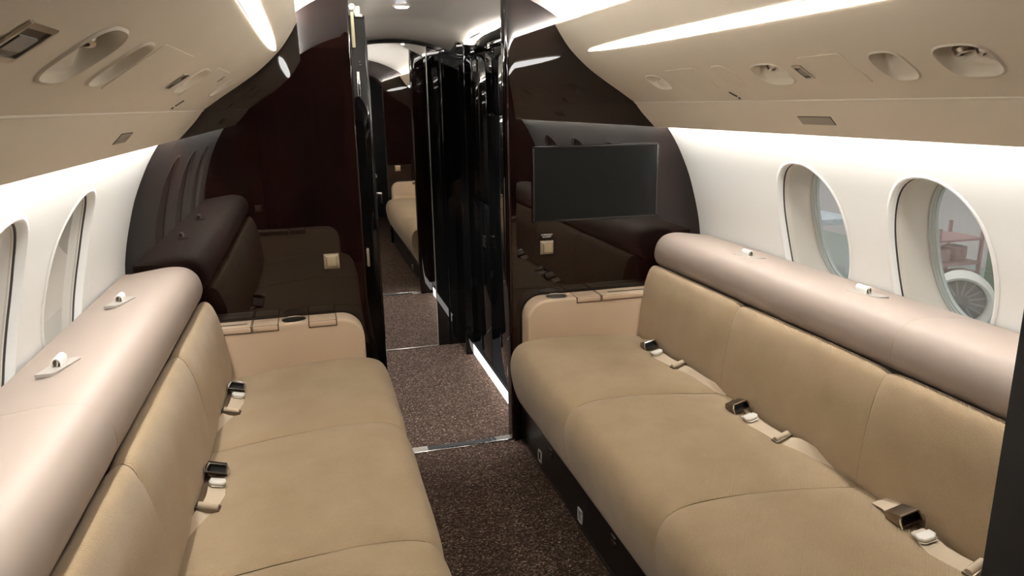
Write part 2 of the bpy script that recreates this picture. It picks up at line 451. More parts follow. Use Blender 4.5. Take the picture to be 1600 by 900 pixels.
WIN_R = [2.085, 1.562, 1.040]; WIN_L = [2.152, 1.628, 1.104]
WA, WB, WN = 0.172, 0.262, 2.2
WALLP = {1: Prof(WALL_PTS, 1), -1: Prof(WALL_PTS, -1)}
SC = WALLP[1].sz(0.995)
SIDE = {1: 'right', -1: 'left'}
wn = 0
for side in (-1, 1):
    P = WALLP[side]; wins = WIN_R if side == 1 else WIN_L
    struct('wall_' + SIDE[side], skin(P, Y0c, Y1c, [(yc, SC, WA, WB, WN) for yc in wins]), 'wall_white', 'white curved cabin sidewall with oval windows', angle=60)
    for yc in wins:
        wn += 1
        nout = P.out(SC)
        def ring(k, d, yc=yc, P=P, dz=0.0, N=72):
            out = []
            for i in range(N):
                t = 2 * PI * i / N; c, s = math.cos(t), math.sin(t)
                r = (abs(c / WA) ** WN + abs(s / WB) ** WN) ** (-1 / WN)
                a = yc + (r + k) * c; bb = SC + (r + k) * s
                flat = P.map(a, bb)
                out.append(flat + nout * d)
            return out
        def loft(rs, close=False):
            n = len(rs[0]); vs = [p for q in rs for p in q]; fs = []
            for q in range(len(rs) - 1):
                for i in range(n):
                    j = (i + 1) % n; fs.append((q * n + i, q * n + j, (q + 1) * n + j, (q + 1) * n + i))
            if close: fs.append(tuple(range((len(rs) - 1) * n, len(rs) * n)))
            return mesh_of(vs, fs)
        def flatring(k, d):
            """ring flattened onto the plane of the pane"""
            c = P.map(yc, SC) + nout * d
            res = []
            for p in ring(k, 0):
                q = p - c; res.append(p - nout * q.dot(nout))
            return res
        who = 'nearest the bulkhead' if yc == wins[0] else ('second from the bulkhead' if yc == wins[1] else 'third from the bulkhead')
        wroot = struct('window_%d' % wn, loft([ring(0.014, -0.0008), ring(0.009, -0.003), ring(0.003, -0.0032), ring(0.0, -0.001), ring(-0.002, 0.006), ring(-0.002, 0.020)]),
                       'wall_white', 'oval cabin window on the %s, %s' % (SIDE[side], who), angle=70)
        obj('gasket', loft([ring(-0.002, 0.016), ring(-0.0045, 0.017), ring(-0.0045, 0.028)]), 'gasket', wroot)
        a1 = [p.lerp(q, 0.5) for p, q in zip(ring(-0.013, 0.08), flatring(-0.013, 0.08))]
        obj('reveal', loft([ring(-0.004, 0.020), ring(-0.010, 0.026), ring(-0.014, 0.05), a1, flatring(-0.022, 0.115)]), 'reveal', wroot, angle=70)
        obj('pane_rim', loft([flatring(-0.022, 0.115), flatring(-0.028, 0.113), flatring(-0.031, 0.118), flatring(-0.034, 0.118), flatring(-0.036, 0.124), flatring(-0.040, 0.124), flatring(-0.041, 0.135)]), 'rim_grey', wroot, angle=30)
        obj('inner_pane', loft([[P.map(yc + k * r_[0], SC + k * r_[1]) + nout * .022 for r_ in [((abs(math.cos(t) / WA) ** WN + abs(math.sin(t) / WB) ** WN) ** (-1 / WN) * math.cos(t), (abs(math.cos(t) / WA) ** WN + abs(math.sin(t) / WB) ** WN) ** (-1 / WN) * math.sin(t)) for t in [2 * PI * i / 48 for i in range(48)]]] for k in (.972, .75, .5, .25, .02)], True), 'inner_glass', wroot, angle=80)
        obj('outer_pane', loft([flatring(-0.036, 0.131), flatring(-0.12, 0.131)], True), 'window_glass', wroot, smooth=False)

# ceiling and the suede valances
cp = CEIL_PTS
full = [(-x, z) for x, z in cp[::-1]] + cp[1:]
struct('ceiling', sheet(Prof(full, 1), Y0c, Y1c, 80, 6), 'ceiling_white', 'white arched ceiling panel lit along its edges', angle=60)
VALP = {s: Prof(VAL_PTS, s) for s in (1, -1)}; VLOW = {s: Prof(VAL_LOW, s) for s in (1, -1)}
SV = VALP[1].sx(0.731)          # arc position of the service items
VENTS = {1: [(2.447, .055, .042), (1.776, .066, .046), (1.345, .045, .050), (1.160, .060, .050)],
         -1: [(2.500, .055, .040), (1.875, .075, .044), (1.190, .044, .050), (1.005, .062, .052)]}
VALO = {}
for side in (-1, 1):
    P = VALP[side]
    me = skin(P, Y0c, Y1c, [(y, SV, a, b_, 3.0) for y, a, b_ in VENTS[side]], rows=64, N=64, rings=6, smar=.03)
    low = sheet(VLOW[side], Y0c, Y1c, 8, 10)
    lip = sheet(Prof([(.522, 1.746), (.504, 1.748), (.497, 1.752), (.491, 1.750), (.489, 1.745)], side, 3), Y0c, Y1c, 8, 6)
    VALO[side] = struct('trim_%d' % (1 if side == -1 else 2), join(me, lip), 'valance_suede', 'beige suede service panel above the %s sofa' % SIDE[side], angle=60)
    o = obj('lower_panel', low, 'valance_suede', VALO[side], angle=60)
    for y0_, y1_ in ((Y0c, Y1c),):
        obj('joint_bead', tube([(side * .8355, y0_, 1.4445), (side * .8355, y1_, 1.4445)], 0.0022, 8), 'suede_edge', VALO[side])
    # shallow access doors
    for (y0_, y1_) in ([(2.11, 2.305), (1.455, 1.615)] if side == 1 else [(1.985, 2.262), (1.262, 1.560)]):
        s0, s1 = P.sx(.680), P.sx(.780)
        obj('access_panel', patch(P, y0_, y1_, s0, s1, 0.0018, 0.008, 0.004), 'suede_panel', VALO[side], angle=30)
    if side == 1:
        s0, s1 = P.sx(.681), P.sx(.777)
        obj('access_panel', patch(P, 1.940, 2.035, s0, s1, 0.0022, 0.034, 0.004), 'suede_panel', VALO[side], angle=30)
    s = VLOW[side]; yb = (1.712, 1.850) if side == 1 else (1.785, 1.893)
    s0, s1 = s.sx(.874), s.sx(.893)
    o = obj('service_plate', patch(s, yb[0] - .002, yb[1] + .002, s0 - .002, s1 + .002, 0.0010, 0.002, 0.002), 'gap_brown', VALO[side], angle=30)
    obj('plate_face', patch(s, yb[0], yb[1], s0, s1, 0.0022, 0.002, 0.003), 'badge', o, angle=30)

# ------------------------------------------------------------------ air outlets, reading lights, latches on the service panels
def vent(side, y, a, b_, nozzles, label):
    P = VALP[side]
    root = thing('air_outlet', P.map(y, SV), label, 'air vent', 'air outlets in the service panels')
    N = 48; rings = []
    def contour(k, dep, shift):
        out = []
        for i in range(N):
            t = 2 * PI * i / N; c, s = math.cos(t), math.sin(t)
            r = (abs(c / a) ** 3 + abs(s / b_) ** 3) ** (-1 / 3.0)
            up = max(0.0, min(1.0, 0.5 - 0.75 * s * r / b_))        # the scoop is deep towards the aisle, shallow towards the window
            out.append(P.map(y + r * k * c, SV + r * k * s + shift, -dep * (0.22 + 0.9 * up)))
        return out
    lips = [[P.map(y + (r_ := (abs(math.cos(t) / a) ** 3 + abs(math.sin(t) / b_) ** 3) ** (-1 / 3.0)) * 1.10 * math.cos(t), SV + r_ * 1.10 * math.sin(t), 0.0004) for t in [2 * PI * i / N for i in range(N)]],
            [P.map(y + (r_ := (abs(math.cos(t) / a) ** 3 + abs(math.sin(t) / b_) ** 3) ** (-1 / 3.0)) * 1.03 * math.cos(t), SV + r_ * 1.03 * math.sin(t), 0.0032) for t in [2 * PI * i / N for i in range(N)]]]
    rings = lips + [contour(0.97, 0.001, 0), contour(0.92, 0.016, 0), contour(0.84, 0.034, -0.002), contour(0.66, 0.044, -0.005), contour(0.35, 0.046, -0.007)]
    vs = [p for q in rings for p in q]; fs = []
    for q in range(len(rings) - 1):
        for i in range(N):
            j = (i + 1) % N; fs.append((q * N + i, q * N + j, (q + 1) * N + j, (q + 1) * N + i))
    fs.append(tuple(range((len(rings) - 1) * N, len(rings) * N)))
    obj('bowl', mesh_of(vs, fs), 'vent_suede', root, angle=60)
    for dy, ds, rr, aim in nozzles:
        c = P.map(y + dy, SV + ds, -0.034)
        ax = (P.out(SV) * -0.45 + Vector((side * .25, -0.40, -0.75))).normalized()
        nz = obj('nozzle', lathe([(rr * .8, -.012), (rr, -.006), (rr, .020), (rr * .9, .025), (rr * .5, .026), (rr * .45, .022), (0.0001, .022)], c, ax, 20), 'nozzle_metal', root, angle=30)
        obj('nozzle_ring', lathe([(rr * 1.02, .007), (rr * 1.12, .009), (rr * 1.12, .013), (rr * 1.02, .015)], c, ax, 20), 'dark_metal', nz)
    return root
rv = VENTS[1]; lv = VENTS[-1]
vent(1, *rv[0], [(-.004, -.016, .013, .2)], 'scooped beige air outlet on the right panel, nearest the dark bulkhead')
vent(1, *rv[1], [(.008, -.016, .018, .2)], 'scooped air outlet with chrome nozzle beside a slim reading light, right panel')
vent(1, *rv[2], [], 'plain oval scoop without a nozzle on the right service panel')
vent(1, *rv[3], [(.022, -.016, .018, .2), (-.024, -.012, .017, .2)], 'wide scooped air outlet with two chrome nozzles, near the right picture edge')
vent(-1, *lv[0], [], 'shallow scoop on the left panel, nearest the dark bulkhead')
vent(-1, *lv[1], [(.035, -.018, .012, .2)], 'scooped air outlet beside a slim reading light, left panel')
vent(-1, *lv[2], [], 'narrow plain scoop without a nozzle on the left service panel')
vent(-1, *lv[3], [(.024, -.018, .016, .2), (-.016, -.016, .013, .2)], 'wide scooped air outlet with chrome nozzles, beside the large reading light on the left')

def slot_light(side, y0, y1, x0, x1, label):
    P = VALP[side]; s0, s1 = P.sx(x0), P.sx(x1); ym = (y0 + y1) / 2
    root = thing('reading_light', P.map(ym, (s0 + s1) / 2), label, 'reading light', 'slot reading lights in the service panels')
    w = y1 - y0
    obj('bezel', join(patch(P, y0 - .004, y0 + .001, s0 - .004, s1 + .004, .0035, .002, .005), patch(P, y1 - .001, y1 + .004, s0 - .004, s1 + .004, .0035, .002, .005),
                      patch(P, y0, y1, s0 - .005, s0 + .003, .0035, .002, .005), patch(P, y0, y1, s1 - .003, s1 + .005, .0035, .002, .005)), 'brushed', root, angle=30)
    obj('slot', patch(P, y0, y1, s0, s1, .0012, .002, .003), 'dark_metal', root, angle=30)
    obj('lens', patch(P, y0 + w * .15, y1 - w * .15, s0 + (s1 - s0) * .3, s0 + (s1 - s0) * .75, .003, .002, .003), 'grey_slot', root, angle=30)
slot_light(1, 1.633, 1.658, .709, .752, 'slim slot reading light in the right service panel')
slot_light(-1, 1.700, 1.738, .722, .756, 'slim slot reading light beside a scoop, left service panel')
slot_light(-1, 0.764, 0.832, .712, .752, 'large dark slot reading light in the top left corner')
slot_light(-1, 2.246, 2.260, .697, .711, 'tiny slot light on the left panel near the bulkhead')
for side, y in ((1, 2.079), (-1, 2.152)):
    P = VALP[side]; s0, s1 = P.sx(.797), P.sx(.822)
    root = thing('panel_latch', P.map(y, s0), 'small dark latch at the lower edge of the %s service panel' % SIDE[side], 'latch')
    obj('lever', plate(P, [(y + .010, s0 - .004), (y + .006, s0 - .004), (y - .003, s0 + .010), (y - .010, s0 + .018), (y - .004, s0 + .022), (y + .004, s0 + .014)], .003, .004), 'dark_metal', root)
    obj('catch', plate(P, [(y - .006, s1 - .004), (y - .011, s1 - .002), (y - .008, s1 + .004), (y - .003, s1 + .002)], .003, .004), 'dark_metal', root)

# ------------------------------------------------------------------ lamps of the cabin
for side in (-1, 1):
    P = VALP[side]
    yc, hl = 1.69, 1.02
    pts_u, pts_d = [], []
    s_mid = P.sx(.567)
    for i in range(49):
        u = -math.cos(PI * i / 48); hw = 0.0165 * max(0.0, 1 - abs(u) ** 3) ** 0.7 + 0.0004
        pts_u.append((yc + hl * u, s_mid + hw)); pts_d.append((yc + hl * u, s_mid - hw))
    vs, fs = [], []
    for (a, b_) in zip(pts_d, pts_u):
        for k in range(4): vs.append(P.map(a[0], a[1] + (b_[1] - a[1]) * k / 3, .0025))
    for i in range(48):
        for k in range(3): q = i * 4 + k; fs.append((q, q + 1, q + 5, q + 4))
    root = thing('strip_light', P.map(yc, s_mid), 'long tapered strip light glowing white above the %s sofa' % SIDE[side], 'strip light', 'tapered strip lights')
    obj('diffuser', mesh_of(vs, fs), 'lamp_strip', root)
    rim = [P.map(p[0], p[1] - .002, .001) for p in pts_d] + [P.map(p[0], p[1] + .002, .001) for p in pts_u[::-1]]
    inn = [P.map(p[0], p[1], .0028) for p in pts_d] + [P.map(p[0], p[1], .0028) for p in pts_u[::-1]]
    n = len(rim); obj('frame', mesh_of(rim + inn, [(i, (i + 1) % n, n + (i + 1) % n, n + i) for i in range(n)]), 'suede_edge', root)
    # hidden strips behind the panel edges: one washes the ceiling, one the sidewall
    root = thing('cove_light', (side * .511, 1.75, 1.750), 'glowing cove strip washing the ceiling above the %s panel' % SIDE[side], 'cove light', 'ceiling cove lights')
    obj('led_strip', prism([(side * .506, 1.7500), (side * .517, 1.7500), (side * .517, 1.7545), (side * .506, 1.7545)], YA + .02, YB - .01), 'lamp_cove', root, smooth=False)
    root = thing('wash_light', (side * .92, 1.75, 1.375), 'bright strip washing the %s sidewall from behind the panel edge' % SIDE[side], 'wash light', 'sidewall wash lights')
    obj('led_strip', prism([(side * .934, 1.376), (side * .942, 1.381), (side * .937, 1.391), (side * .929, 1.386)], YA + .02, YB - .01), 'lamp_wash', root, smooth=False)

# ------------------------------------------------------------------ forward bulkhead with doorway
outl = [(.60, 1.99), (.0, 1.99)]
R_OUT = [(1.20, -.02), (1.21, .4), (1.205, .72), (1.19, .88), (1.17, 1.0), (1.13, 1.12), (1.07, 1.28), (1.02, 1.38), (.96, 1.47), (.82, 1.60), (.68, 1.70), (.52, 1.80), (.42, 1.86), (.28, 1.94)]
right_poly = [(.284 + .036, -.02)] + R_OUT[:-1] + [(.320, 1.90)]
wr = struct('wall_front_right', prism(right_poly, YB, YB + .07), 'lacquer_wood', 'glossy dark wood bulkhead to the right of the doorway', smooth=False)
left_poly = [(-.338, -.02)] + [(-x, z) for x, z in R_OUT[:-1]] + [(-.338, 1.90)]
wl = struct('wall_front_left', prism(left_poly, YB, YB + .07), 'lacquer_wood', 'glossy dark wood bulkhead to the left of the doorway', smooth=False)
def bullnose(x0, x1, y0, y1, z0, z1, r):
    sg = 1 if x1 > x0 else -1
    pts = [(x0, y0), (x0, y1)]
    for k in range(7):
        a = PI / 2 * k / 6; pts.append((x1 - sg * r + sg * r * math.sin(a), y1 - r + r * math.cos(a)))
    for k in range(7):
        a = PI / 2 * k / 6; pts.append((x1 - sg * r + sg * r * math.cos(a), y0 + r - r * math.sin(a)))
    return prism(pts, z0, z1, 'z')
obj('jamb', bullnose(.320, .284, YB - .004, YB + .074, 0, 1.93, .012), 'lacquer_wood', wr, angle=50)
obj('jamb', bullnose(-.338, -.304, YB - .002, YB + .074, 0, 1.93, .008), 'lacquer_wood', wl, angle=50)
struct('wall_front_header', prism([(-.34, 1.885), (-.34, 2.0), (.32, 2.0), (.32, 1.885), (.2, 1.905), (0, 1.915), (-.2, 1.905)], YB, YB + .07), 'lacquer_wood', 'dark wood strip over the doorway', smooth=False)
# pocket door edge in the left jamb
door = struct('door_1', box(-.36, -.246, YB + .018, YB + .052, .005, 1.775, .006, 3), 'black_lacquer', 'edge of the black sliding door tucked into the left jamb', angle=50)
obj('edge_bead', box(-.252, -.243, YB + .012, YB + .058, .005, 1.70, .003, 2), 'black_lacquer', door)
obj('guide_rail', box(-.298, -.286, YB + .004, YB + .016, 1.66, 1.785, .002, 1), 'yellow_plastic', door)
obj('roller', lathe([(.010, 0), (.012, .004), (.012, .018), (.010, .022)], (-.291, YB - .004, 1.802), (0, 1, 0), 16), 'white_plastic', door)
obj('roller_bracket', join(box(-.286, -.262, YB + .008, YB + .03, 1.776, 1.806, .002, 1), box(-.282, -.254, YB + .006, YB + .03, 1.768, 1.778, .001, 1)), 'white_plastic', door)
obj('latch_plate', box(-.289, -.279, YB + .002, YB + .016, 1.485, 1.575, .002, 2), 'chrome', door)
obj('latch_knob', lathe([(.004, 0), (.007, .003), (.007, .010), (.004, .013), (.0001, .013)], (-.274, YB + .020, 1.605), (0, -1, 0), 14), 'chrome', door)
obj('door_pull', box(-.297, -.287, YB - .008, YB + .004, .835, .908, .0025, 2), 'brushed', door)

# threshold
th = struct('trim_threshold', box(-.34, .32, YB - .004, YB + .008, -.01, .006, .002, 2), 'chrome', 'bright metal threshold strip in the doorway')
obj('door_track', box(-.30, .26, YB + .008, YB + .048, -.01, .0025), 'black_matte', th, smooth=False)
obj('end_plate', box(-.20, -.09, YB + .010, YB + .050, -.01, .0045, .001, 1), 'brushed', th)
obj('end_plate', box(.215, .284, YB + .010, YB + .050, -.01, .0045, .001, 1), 'brushed', th)
obj('end_plate', box(.196, .199, YB + .010, YB + .050, -.01, .0045), 'brushed', th)

# television
tv = thing('television', (.668, YB, 1.124), 'flat black television set into the right bulkhead', 'television')
obj('bezel', join(prism([(.386, .967), (.949, .967), (.949, .976), (.386, .976)], YB - .010, YB - .001, 'y', .002), prism([(.386, 1.271), (.949, 1.271), (.949, 1.280), (.386, 1.280)], YB - .010, YB - .001, 'y', .002),
                  prism([(.386, .967), (.395, .967), (.395, 1.280), (.386, 1.280)], YB - .010, YB - .001, 'y', .002), prism([(.940, .967), (.949, .967), (.949, 1.280), (.940, 1.280)], YB - .010, YB - .001, 'y', .002)), 'screen_bezel', tv)
obj('screen', box(.394, .941, YB - .006, YB - .0005, .975, 1.272, .0005, 1), 'screen', tv, smooth=False)

# switches
def switch(x, yf, z, w, h, label, sg=-1):
    """sg -1: mounted on a face looking aft"""
    root = thing('light_switch', (x, yf, z), label, 'switch', 'square light switches')
    def frus(a0, a1, d0, d1):
        vs = []
        for k, d in ((a0, d0), (a1, d1)):
            for sx_, sz_ in ((-1, -1), (1, -1), (1, 1), (-1, 1)): vs.append((x + sx_ * w / 2 * k, yf + sg * d, z + sz_ * h / 2 * k))
        me = mesh_of(vs, [(0, 1, 5, 4), (1, 2, 6, 5), (2, 3, 7, 6), (3, 0, 4, 7), (4, 5, 6, 7), (3, 2, 1, 0)])
        bm = bmesh.new(); bm.from_mesh(me); bmesh.ops.bevel(bm, geom=bm.edges[:], offset=.0015, segments=2, affect='EDGES', profile=.5); bm.to_mesh(me); bm.free()
        return me
    obj('bezel', frus(1.0, .70, 0.0, .014), 'satin_beige', root, angle=30)
    obj('rocker', frus(.64, .58, .012, .017), 'switch_face', root, angle=30)
    obj('rocker_gap', frus(.68, .67, .012, .0145), 'gap_brown', root, angle=30)
    return root
switch(.449, YB, .860, .060, .061, 'square bronze switch below the television')
switch(-.433, YB, .866, .060, .061, 'square bronze switch on the left bulkhead above the armrest')
RX = Matrix.Rotation(PI / 2, 4, 'X')
lab = thing('switch_label', (.449, YB, .909), 'two lines of tiny white lettering above the right switch', 'lettering')
obj('lettering', join(text_mesh('OVERHEAD', .0098, Matrix.Translation((.449, YB - .0008, .9115)) @ RX), text_mesh('ACCENT', .0098, Matrix.Translation((.449, YB - .0008, .9025)) @ RX)), 'print_white', lab, smooth=False, recalc=False)

# ------------------------------------------------------------------ aft bulkhead (behind the picture edge, seen at the right edge and in the mirrors)
ar = [(.306, -.02)] + R_OUT[:-1] + [(.306, 1.90)]
wa = struct('wall_aft_right', prism(ar, YA - .08, YA), 'lacquer_wood', 'dark bulkhead edge at the right picture border', smooth=False)
al = [(-.80, -.02)] + [(-x, z) for x, z in R_OUT if x > .80]+ [(-.80, 1.61)]
struct('wall_aft_left', prism(al, YA - .08, YA), 'lacquer_wood', 'dark bulkhead panel behind the left sofa', smooth=False)
struct('wall_aft_header', prism([(-.05, 1.86), (-.05, 1.96), (.306, 1.93), (.306, 1.62), (.15, 1.78)], YA - .08, YA), 'lacquer_wood', 'dark arched header over the aft opening', smooth=False)
obj('edge_darkener', box(.3045, .3065, YA - .08, YA + .001, 0, 1.90), 'black_matte', wa, smooth=False)  # black strip added over the wood jamb to paint its shade
obj('rear_darkener', box(.306, 1.19, YA - .083, YA - .080, 0, 1.20), 'black_matte', wa, smooth=False)  # black sheet added on the wood's rear face, shade put in as colour
switch(.415, YA, .800, .060, .061, 'square switch on the aft bulkhead, seen in the mirror', 1)
switch(-.84, YA, .800, .050, .05, 'square switch on the aft left panel, seen only as a reflection', 1)
struct('wall_aft_end', box(-1.2, 1.2, -1.32, -1.26, -.02, 2.0), 'black_matte', 'dark end wall behind the camera', smooth=False)
struct('wall_aft_side_left', box(-1.26, -1.2, -1.3, YA - .02, -.02, 2.0), 'black_matte', 'dark side wall behind the camera, left', smooth=False)
struct('wall_aft_side_right', box(1.2, 1.26, -1.3, YA - .02, -.02, 2.0), 'black_matte', 'dark side wall behind the camera, right', smooth=False)
struct('ceiling_aft', box(-1.26, 1.26, -1.3, YA - .005, 1.96, 2.02), 'black_matte', 'dark ceiling behind the camera', smooth=False)

# ------------------------------------------------------------------ vestibule beyond the doorway
struct('wall_vestibule', box(-1.2, 1.2, YM + .012, YM + .06, -.02, 2.05), 'black_lacquer', 'black lacquered wall across the vestibule', smooth=False)
struct('wall_vestibule_left', box(-.46, -.42, YB + .07, YM + .02, -.02, 2.05), 'black_lacquer', 'black lacquered side wall of the vestibule', smooth=False)
struct('wall_vestibule_right', box(.3835, .46, YB + .07, YM - .18, -.02, 2.05), 'black_lacquer', 'black lacquered cabinet wall on the right of the vestibule', smooth=False)
def arch(x):
    return 1.804 - 0.66 * (x - 0.02) ** 2 if x > .02 else 1.804 - 0.5 * (x - .02) ** 2
# mirrored door with arched top
mp = [(-.195, .006), (.192, .006)] + [(.192 - .387 * i / 12, arch(.192 - .387 * i / 12) - .016) for i in range(13)]
mir = struct('door_2', prism(mp, YM, YM + .014), 'mirror', 'tall mirrored door across the vestibule', smooth=False)
obj('mirror_frame', join(box(.190, .196, YM - .004, YM + .012, .004, 1.775, .001, 1), box(-.199, -.193, YM - .004, YM + .012, .004, 1.775, .001, 1), box(-.199, .196, YM - .004, YM + .012, .002, .008, .001, 1)), 'brushed', mir)
obj('door_knob', lathe([(.006, 0), (.009, .004), (.011, .014), (.008, .020), (.0001, .021)], (-.128, YM, 1.061), (0, -1, 0), 16), 'chrome', mir)
obj('door_handle', join(box(-.130, -.098, YM - .018, YM - .006, .955, .965, .003, 2), box(-.105, -.097, YM - .018, YM - .006, .905, .965, .003, 2), box(-.130, -.122, YM - .010, YM, .935, .965, .002, 1)), 'chrome', mir)
# black lacquered cabinets along the right of the vestibule, each with a small chrome latch
XC = .375
def cabinet(y0, y1, z0, z1, label, lat):
    rt = thing('vestibule_cabinet', (XC, (y0 + y1) / 2, z0), label, 'cabinet', 'black cabinets in the vestibule')
    obj('door', box(XC, XC + .008, y0 + .002, y1 - .002, z0 + .002, z1 - .002, .002, 2), 'black_lacquer', rt)
    if lat:
        y, z, w_, h_ = lat
        lt = obj('latch', join(box(XC - .004, XC, y - w_, y + w_, z + h_ - .005, z + h_, .001, 1), box(XC - .004, XC, y - w_, y + w_, z - h_, z - h_ + .005, .001, 1),
                               box(XC - .004, XC, y - w_, y - w_ + .007, z - h_, z + h_, .001, 1), box(XC - .004, XC, y + w_ - .007, y + w_, z - h_, z + h_, .001, 1)), 'chrome', rt)
        obj('latch_lever', box(XC - .003, XC, y - w_ + .007, y + w_ - .007, z - h_ + .005, z + h_ - .005, .001, 1), 'dark_metal', lt)
cabinet(3.600, 4.068, .076, .95, 'tall lower black cabinet beside the vestibule post with a chrome latch', (3.715, .744, .030, .031))
cabinet(3.600, 4.068, .95, 1.700, 'upper black cabinet beside the vestibule post with a chrome latch', (3.842, 1.642, .030, .030))
cabinet(3.000, 3.598, .076, 1.400, 'lower black cabinet next to the right door jamb', None)
cabinet(3.000, 3.598, 1.40, 1.700, 'upper black cabinet next to the right door jamb', (3.200, 1.385 + .035, .012, .018))
hd = thing('vestibule_header', (XC, 3.5, 1.702), 'dark header panel above the vestibule cabinets', 'panel')
obj('panel', box(XC - .002, XC + .008, 3.0, 4.068, 1.703, 1.775, .003, 2), 'black_lacquer', hd)
obj('catch', box(XC - .005, XC - .002, 3.70, 3.75, 1.735, 1.760, .001, 1), 'grey_slot', hd)
# projecting post that ends the cabinet row, with a kick block
po = struct('trim_post', bullnose(.330, .376, YM + .012, YM - .196, 0, 1.80, .012), 'black_lacquer', 'slim black post standing out from the vestibule wall', angle=50)
obj('kick_block', box(.326, .384, YM - .215, YM - .15, 0, .12, .004, 2), 'black_lacquer', po)
fp = thing('base_glow_bar', (XC, 3.55, 0), 'bright glowing white bar along the base of the vestibule cabinets', 'floor light')  # white emissive bar with a thin black cap at the cabinet base
obj('diffuser', box(.368, .383, 3.02, 4.05, .004, .070, .002, 1), 'base_glow', fp)
obj('bar_cap', box(.366, .383, 3.02, 4.05, .068, .075, .001, 1), 'black_matte', fp)
# black panel bead between mirror and post
struct('trim_bead', box(.270, .278, YM - .006, YM + .012, .0, 1.74, .002, 2), 'black_lacquer', 'thin vertical bead on the black vestibule wall')
vc = thing('vestibule_cove_and_fill', (.37, 3.5, 1.785), 'bright cove strip along the top of the vestibule cabinets', 'cove light')
obj('led_strip', tube([(.372, 3.0, 1.800), (.372, 3.22, 1.797), (.372, 3.5, 1.786), (.372, 3.8, 1.775), (.372, 4.05, 1.768)], .005, 8), 'lamp_vcove', vc)
vc = thing('vestibule_cove_and_fill', (-.41, 3.5, 1.785), 'unseen fill strip added to brighten the vestibule ceiling from the left', 'cove light')
obj('led_strip', tube([(-.405, 3.0, 1.76), (-.405, 3.9, 1.75)], .006, 8), 'vest_fill_glow', vc)  # unseen strip, added only to brighten the vestibule ceiling evenly
# vestibule ceiling: shallow dome falling to the arched top of the mirrored wall
def vest_ceiling():
    vs, fs = [], []; nx, ny = 40, 40
    for j in range(ny + 1):
        v_ = j / ny; y = YB + .06 + (YM + .02 - YB - .06) * v_
        for i in range(nx + 1):
            x = -.46 + .92 * i / nx
            hi = 1.868 + .02 * (1 - (x / .5) ** 2) - .075 * max(0, abs(x) - .20) / .17
            lo = arch(x) + .002
            # a soft rolled step a hand's width before the wall
            t = min(1, max(0, (y - 3.92) / .28)); k = t * t * (3 - 2 * t)
            vs.append((x, y, hi * (1 - k) + (lo + .012 * math.sin(PI * min(1, max(0, (y - 4.0) / .27)))) * k))
    for j in range(ny):
        for i in range(nx):
            q = j * (nx + 1) + i; fs.append((q, q + 1, q + nx + 2, q + nx + 1))
    return mesh_of(vs, fs)
struct('ceiling_vestibule', vest_ceiling(), 'vestibule_ceiling', 'domed grey-beige ceiling of the vestibule', angle=60)
struct('trim_arch', mesh_of(*(lambda n: ([p for i in range(n + 1) for p in [(-.42 + .82 * i / n, YM - .012, arch(-.42 + .82 * i / n) - .016), (-.42 + .82 * i / n, YM - .012, arch(-.42 + .82 * i / n) + .002), (-.42 + .82 * i / n, YM + .012, arch(-.42 + .82 * i / n) + .002), (-.42 + .82 * i / n, YM + .012, arch(-.42 + .82 * i / n) - .016)]],
        [(4 * i + k, 4 * i + (k + 1) % 4, 4 * i + 4 + (k + 1) % 4, 4 * i + 4 + k) for i in range(n) for k in range(4)]))(30)), 'black_lacquer', 'black arched trim over the mirrored door')
for (x, y, z, lab_) in ((-.028, 3.50, 1.886, 'small round downlight in the middle of the vestibule ceiling'), (.240, 3.06, 1.880, 'small round downlight at the top edge of the doorway')):
    dl = thing('downlight', (x, y, z), lab_, 'downlight', 'vestibule downlights')
    obj('trim_ring', lathe([(.040, .002), (.040, -.004), (.034, -.006), (.031, -.003)], (x, y, z), (0, 0, 1), 24), 'vestibule_ceiling', dl)
    obj('lens', lathe([(.032, -.003), (.026, -.009), (.0001, -.011)], (x, y, z), (0, 0, 1), 24), 'lamp_down', dl)
    ld = bpy.data.lights.new('downlight_beam', 'SPOT'); ld.energy = 55.0; ld.spot_size = math.radians(66); ld.spot_blend = .5; ld.shadow_soft_size = .02; ld.color = (.95, .98, 1.0)
    lo = bpy.data.objects.new('downlight_beam', ld); COL.objects.link(lo); lo.parent = dl; lo.location = (0, 0, -.03); lo.rotation_euler = (math.radians(4 if y > 3.3 else 22), 0, 0)
